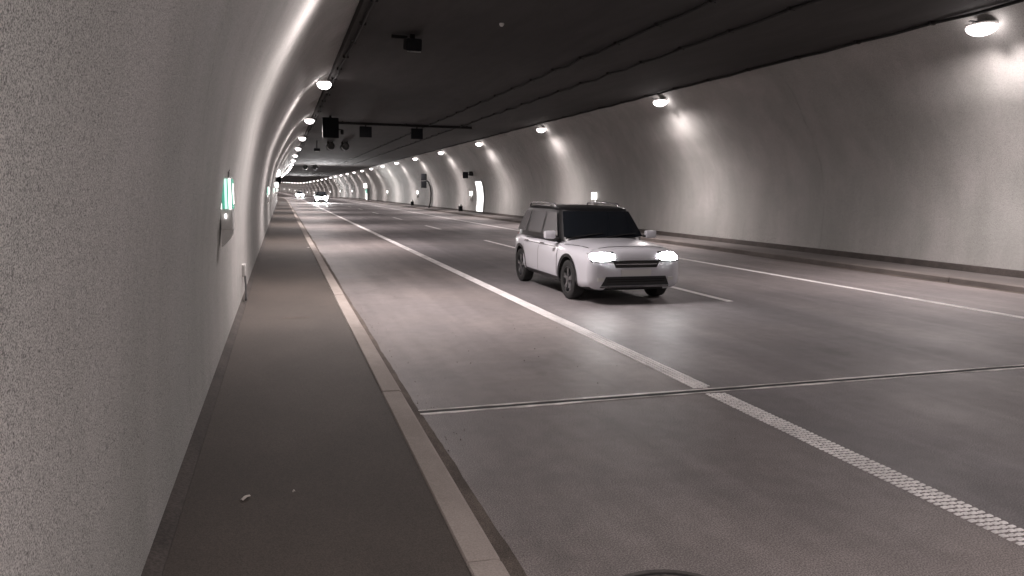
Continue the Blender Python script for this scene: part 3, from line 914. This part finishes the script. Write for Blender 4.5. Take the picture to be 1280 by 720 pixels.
def make_car():
    root = empty('car', (0, 0, 0))
    ys = sorted(set([a[0] for a in ST] + [-2 + 0.1 * i for i in range(41)]))
    body = MB().rings([sec(y) for y in ys]).build('body', M['carpaint'], None, True)
    cut = MB()
    for wy in WY:
        for sx in (-1, 1):
            cut.tube([(sx * 0.56, wy, WR + 0.01), (sx * 1.1, wy, WR + 0.01)], 0.375, 32)
    cutter = cut.build('cutter', M['underbody'])
    md = body.modifiers.new('arch', 'BOOLEAN'); md.object = cutter; md.operation = 'DIFFERENCE'; md.solver = 'EXACT'
    dg = bpy.context.evaluated_depsgraph_get()
    me = bpy.data.meshes.new_from_object(body.evaluated_get(dg))
    body.modifiers.clear()
    body.data = me
    me.materials.clear(); me.materials.append(M['carpaint']); me.materials.append(M['underbody'])
    for p in me.polygons:
        c_ = p.center
        inarch = any(abs(math.hypot(c_.y - wy, c_.z - WR - 0.01) - 0.375) < 0.012 and abs(p.normal.x) < 0.5 for wy in WY) and abs(c_.x) > 0.5
        flat = abs(abs(c_.x) - 0.56) < 0.01 and abs(p.normal.x) > 0.9
        p.material_index = 1 if (inarch or flat or (p.normal.z < -0.7 and c_.z < 0.3)) else 0
    bpy.data.objects.remove(cutter)
    sharp(body, 40)
    body.parent = root
    # front patches that follow the nose
    def front_patch(name, xs, zs, off, mat, parent=root, shape=None):
        rows = []
        for z in zs:
            rows.append([Vector((x, y_front(x, z) - off, z)) for x in (xs(z) if callable(xs) else xs)])
        back = [[v + Vector((0, off + 0.02, 0)) for v in r_] for r_ in rows]
        m_, n_ = len(rows), len(rows[0])
        mb = MB().grid(rows)
        # rim
        loop = [rows[0][k] for k in range(n_)] + [rows[i][-1] for i in range(1, m_)] + [rows[-1][k] for k in range(n_ - 2, -1, -1)] + [rows[i][0] for i in range(m_ - 2, 0, -1)]
        lb = [v + Vector((0, off + 0.02, 0)) for v in loop]
        L_ = len(loop)
        mb.add(loop + lb, [(i, (i + 1) % L_, L_ + (i + 1) % L_, L_ + i) for i in range(L_)])
        return mb.build(name, mat, parent)
    lin = lambda a, b, n: [a + (b - a) * i / (n - 1) for i in range(n)]
    front_patch('upper_grille', lambda z: lin(-0.40 + (0.67 - z) * 0.5, 0.40 - (0.67 - z) * 0.5, 9), lin(0.585, 0.70, 4), 0.008, M['carblack'])
    front_patch('grille_bar', lambda z: lin(-0.36, 0.36, 9), lin(0.636, 0.648, 2), 0.016, M['rail'])
    front_patch('lower_intake', lambda z: lin(-0.52 - (0.45 - z) * 0.5, 0.52 + (0.45 - z) * 0.5, 9), lin(0.30, 0.445, 5), 0.008, M['carblack'])
    front_patch('bumper_lip', lambda z: lin(-0.60, 0.60, 9), lin(0.262, 0.292, 2), 0.018, M['rail'])
    for k, z in enumerate((0.365, 0.40)): front_patch('intake_bar', lambda z_: lin(-0.5, 0.5, 9), lin(z - 0.006, z + 0.006, 2), 0.014, M['darkmetal'])
    pl = front_patch('number_plate', lin(-0.26, 0.26, 3), lin(0.452, 0.552, 2), 0.016, M['plate'])
    for sx in (-1, 1):
        def hx(z, sx=sx):
            t = (z - 0.69) / 0.135
            e_ = max(1 - abs(2 * t - 1) ** 2.6, 0.0) ** (1 / 2.6)
            return lin(sx * (0.60 - 0.20 * e_ - 0.03 * t), sx * (0.60 + 0.175 * e_ - 0.015 * t), 9)
        hs = front_patch('headlight', hx, lin(0.69, 0.83, 11), 0.012, M['headlamp'])  # lamp face oversized to imitate its glare
        front_patch('headlight_surround', lambda z, sx=sx: lin(sx * 0.39, sx * 0.765, 7), lin(0.677, 0.838, 6), 0.004, M['carblack'])
        front_patch('fog_light', lambda z, sx=sx: lin(sx * 0.56, sx * 0.66, 3), lin(0.375, 0.43, 3), 0.016, M['plate'])
    # bonnet panel, proud of the body by a hair so its shut line shows
    rows = [[Vector((x, y, z_top(x, y) + 0.006)) for x in lin(-0.66 - 0.02 * i, 0.66 + 0.02 * i, 11)] for i, y in enumerate(lin(-1.78, -0.86, 7))]
    MB().grid(rows).build('bonnet', M['carpaint'], root, True)
    rows = [[Vector((x, y, z_top(x, y) + 0.002)) for x in lin(-0.672 - 0.02 * i, 0.672 + 0.02 * i, 11)] for i, y in enumerate(lin(-1.793, -0.85, 7))]
    MB().grid(rows).build('bonnet_gap', M['carblack'], root, True)
    # doors
    for sx in (-1, 1):
        rows = [[Vector((sx * (x_side(y, z) + 0.0015), y, z)) for y in lin(-0.735, 1.115, 16)] for z in lin(0.30, 0.98, 10)]
        MB().grid(rows).build('door_gap', M['carblack'], root, True)
        for (y0, y1) in ((-0.72, 0.24), (0.255, 1.10)):
            rows = [[Vector((sx * (x_side(y, z) + 0.005), y, z)) for y in lin(y0, y1, 7)] for z in lin(0.30, 0.965, 9)]
            d_ = MB().grid(rows).build('door', M['carpaint'], root, True)
            zz = 0.845; yh = y1 - 0.16
            MB().box((sx * (x_side(yh, zz) + 0.022), yh, zz), (0.025, 0.17, 0.028), bev=0.008).build('handle', M['rail'], d_)
        rows = [[Vector((sx * (x_side(y, z) + 0.012), y, z)) for y in lin(-0.80, 0.95, 12)] for z in lin(0.205, 0.33, 4)]
        MB().grid(rows).build('sill_trim', M['carblack'], root, True)
        # arch trims
        for wy in WY:
            pts_o, rows = [], [[], []]
            for k in range(19):
                a = R(-8) + R(196) * k / 18
                for q, rr in enumerate((0.372, 0.425)):
                    y = wy + math.cos(a) * rr; z = WR + 0.01 + math.sin(a) * rr
                    rows[q].append(Vector((sx * (x_side(max(min(y, 1.99), -1.93), max(z, 0.26)) + 0.010), y, z)))
            MB().grid(rows).build('arch_trim', M['carblack'], root, True)
        # mirrors
        mr_ = MB().box((sx * 0.965, -0.60, 1.035), (0.20, 0.11, 0.14), bev=0.035).build('mirror', M['carpaint'], root); sharp(mr_)
        MB().box((sx * 0.865, -0.60, 1.00), (0.10, 0.05, 0.03)).build('mirror_stalk', M['carblack'], mr_)
        # roof rails
        MB().tube([(sx * 0.625, 0.02, 1.475), (sx * 0.625, 0.10, 1.555), (sx * 0.62, 0.8, 1.575), (sx * 0.61, 1.45, 1.555), (sx * 0.605, 1.55, 1.48)], 0.017, 8).build('roof_rail', M['rail'], root, True)
    # greenhouse
    def plan(z, grow=0.0):
        t = max((z - 0.95) / 0.52, 0.0)
        yf = -0.82 + 0.44 * t ** 1.05; yr = 1.93 - 0.30 * t ** 1.2
        hw = 0.815 - 0.14 * t ** 1.15
        return yf - grow, yr + grow, hw + grow
    def gring(z, grow=0.0, n=48, ex=7.0):
        yf, yr, hw = plan(z, grow)
        cy, hy = (yf + yr) / 2, (yr - yf) / 2
        r_ = []
        for k in range(n):
            a = 2 * math.pi * (k + 0.5) / n
            c_, s_ = math.cos(a), math.sin(a)
            r_.append(Vector((hw * math.copysign(abs(c_) ** (2 / ex), c_), cy + hy * math.copysign(abs(s_) ** (2 / ex), s_), z)))
        return r_
    zs = lin(0.93, 1.47, 8)
    gh = MB().rings([gring(z) for z in zs]).build('cabin', M['carblack'], root); sharp(gh, 30)
    # windows follow the cabin planes
    def gx(z): return plan(z)[2]
    wr = []
    for z in lin(1.0, 1.435, 6):
        yf, yr, hw = plan(z)
        wr.append([Vector((x, yf - 0.008 + 0.10 * (abs(x) / hw) ** 5, z)) for x in lin(-hw * 0.93, hw * 0.93, 11)])
    MB().grid(wr).build('windscreen', M['carglass'], root, True)
    for x0 in (-0.62, 0.02):
        MB().tube([(x0, plan(1.0)[0] - 0.03, 1.0), (x0 + 0.30, plan(1.03)[0] - 0.022, 1.035), (x0 + 0.58, plan(1.06)[0] - 0.018, 1.06)], 0.009, 6).build('wiper', M['darkmetal'], root)
    wr = []
    for z in lin(1.08, 1.40, 5):
        yf, yr, hw = plan(z)
        wr.append([Vector((x, yr + 0.008 - 0.10 * (abs(x) / hw) ** 5, z)) for x in lin(-hw * 0.88, hw * 0.88, 9)])
    MB().grid(wr).build('rear_window', M['carglass'], root, True)
    for sx in (-1, 1):
        for a0, a1 in ((0, 1), (1, 2), (2, 3)):
            rows = []
            for z in lin(1.02, 1.41, 6):
                yf, yr, hw = plan(z)
                cuts = [yf + 0.17, 0.26, 1.12, yr - 0.17]
                rows.append([Vector((sx * (hw + 0.006), y, z)) for y in lin(cuts[a0] + 0.035, cuts[a1] - 0.035, 6)])
            MB().grid(rows).build('side_window', M['sideglass'], root, True)
    # roof
    rg_ = []
    for t in range(7):
        u = t / 6
        a = u * math.pi / 2
        sc_ = max(math.cos(a) ** 0.6, 0.02)
        yf, yr, hw = plan(1.462, 0.010)
        base = gring(1.462, 0.010)
        cy = (yf + yr) / 2
        rg_.append([Vector((v.x * sc_, cy + (v.y - cy) * sc_, 1.462 + 0.07 * math.sin(a))) for v in base])
    rf = MB().rings(rg_).build('roof', M['carblack'], root); sharp(rf, 40)
    # wheels
    for wy in WY:
        for sx in (-1, 1):
            w_ = empty('wheel', (sx * 0.765, wy, WR)); w_.parent = root
            def wr_(r_, x, n=32): return [Vector((x * sx, math.cos(2 * math.pi * k / n) * r_, math.sin(2 * math.pi * k / n) * r_)) for k in range(n)]
            t_ = MB().rings([wr_(0.20, 0.085), wr_(0.235, 0.098), wr_(0.29, 0.102), wr_(0.318, 0.088), wr_(WR, 0.06), wr_(WR, -0.06), wr_(0.318, -0.09), wr_(0.22, -0.10)], False, True)
            sharp(t_.build('tyre', M['tyre'], w_), 40)
            rm = MB().rings([wr_(0.21, 0.092), wr_(0.228, 0.088), wr_(0.222, 0.04), wr_(0.2, 0.02)], False, True)
            for k in range(5):
                q = Matrix.Rotation(2 * math.pi * k / 5, 3, 'X')
                for dx in (-0.13, 0.13):
                    q2 = Matrix.Rotation(2 * math.pi * k / 5 + dx, 3, 'X')
                    vs = [q2 @ Vector((sx * xx, yy, zz)) for xx in (0.045, 0.085) for yy, zz in ((-0.018, 0.03), (0.018, 0.03), (0.014, 0.215), (-0.014, 0.215))]
                    rm.add(vs, [(0, 1, 2, 3), (4, 5, 6, 7), (0, 1, 5, 4), (1, 2, 6, 5), (2, 3, 7, 6), (3, 0, 4, 7)])
            rm.rings([wr_(0.05, 0.04, 14), wr_(0.05, 0.09, 14), wr_(0.03, 0.096, 14)], False, True)
            rm.build('rim', M['rim'], w_)
    # tail lights
    for sx in (-1, 1):
        MB().box((sx * 0.66, 1.90, 0.84), (0.14, 0.16, 0.20), bev=0.03).build('tail_light', plain('tail_red', (0.2, 0.01, 0.01), 0.3), root)
    MB().box((0, 0.1, 0.24), (1.2, 3.2, 0.12)).build('floor_pan', M['underbody'], root)
    return root
car = make_car()
car.location = (5.37, 12.62, 0.0)
tag(car, 'small white sport utility car with dark windows and headlights on, nearest of the oncoming cars', 'car', 'oncoming cars in the near lane')
for s, d, lab in ((108.0, 5.25, 'distant oncoming car showing two separate bright headlights'), (186.0, 5.3, 'farthest oncoming car whose headlights merge into one glare')):
    c_ = copy_tree(car)
    c_.location = P(s, d, 0); c_.rotation_euler = (0, 0, heading(s))
    tag(c_, lab, 'car')
    for ch in c_.children:
        if ch.name.split('.')[0] in ('headlight', 'fog_light'):
            ch.data = ch.data.copy(); ch.data.materials[0] = M['far_glare']
            mid = sum((v.co for v in ch.data.vertices), Vector()) / len(ch.data.vertices)
            for v in ch.data.vertices: v.co = mid + (v.co - mid) * 1.45 - Vector((0, 0.03, 0))  # far lamps swollen and fog lamps lit to stand in for glare
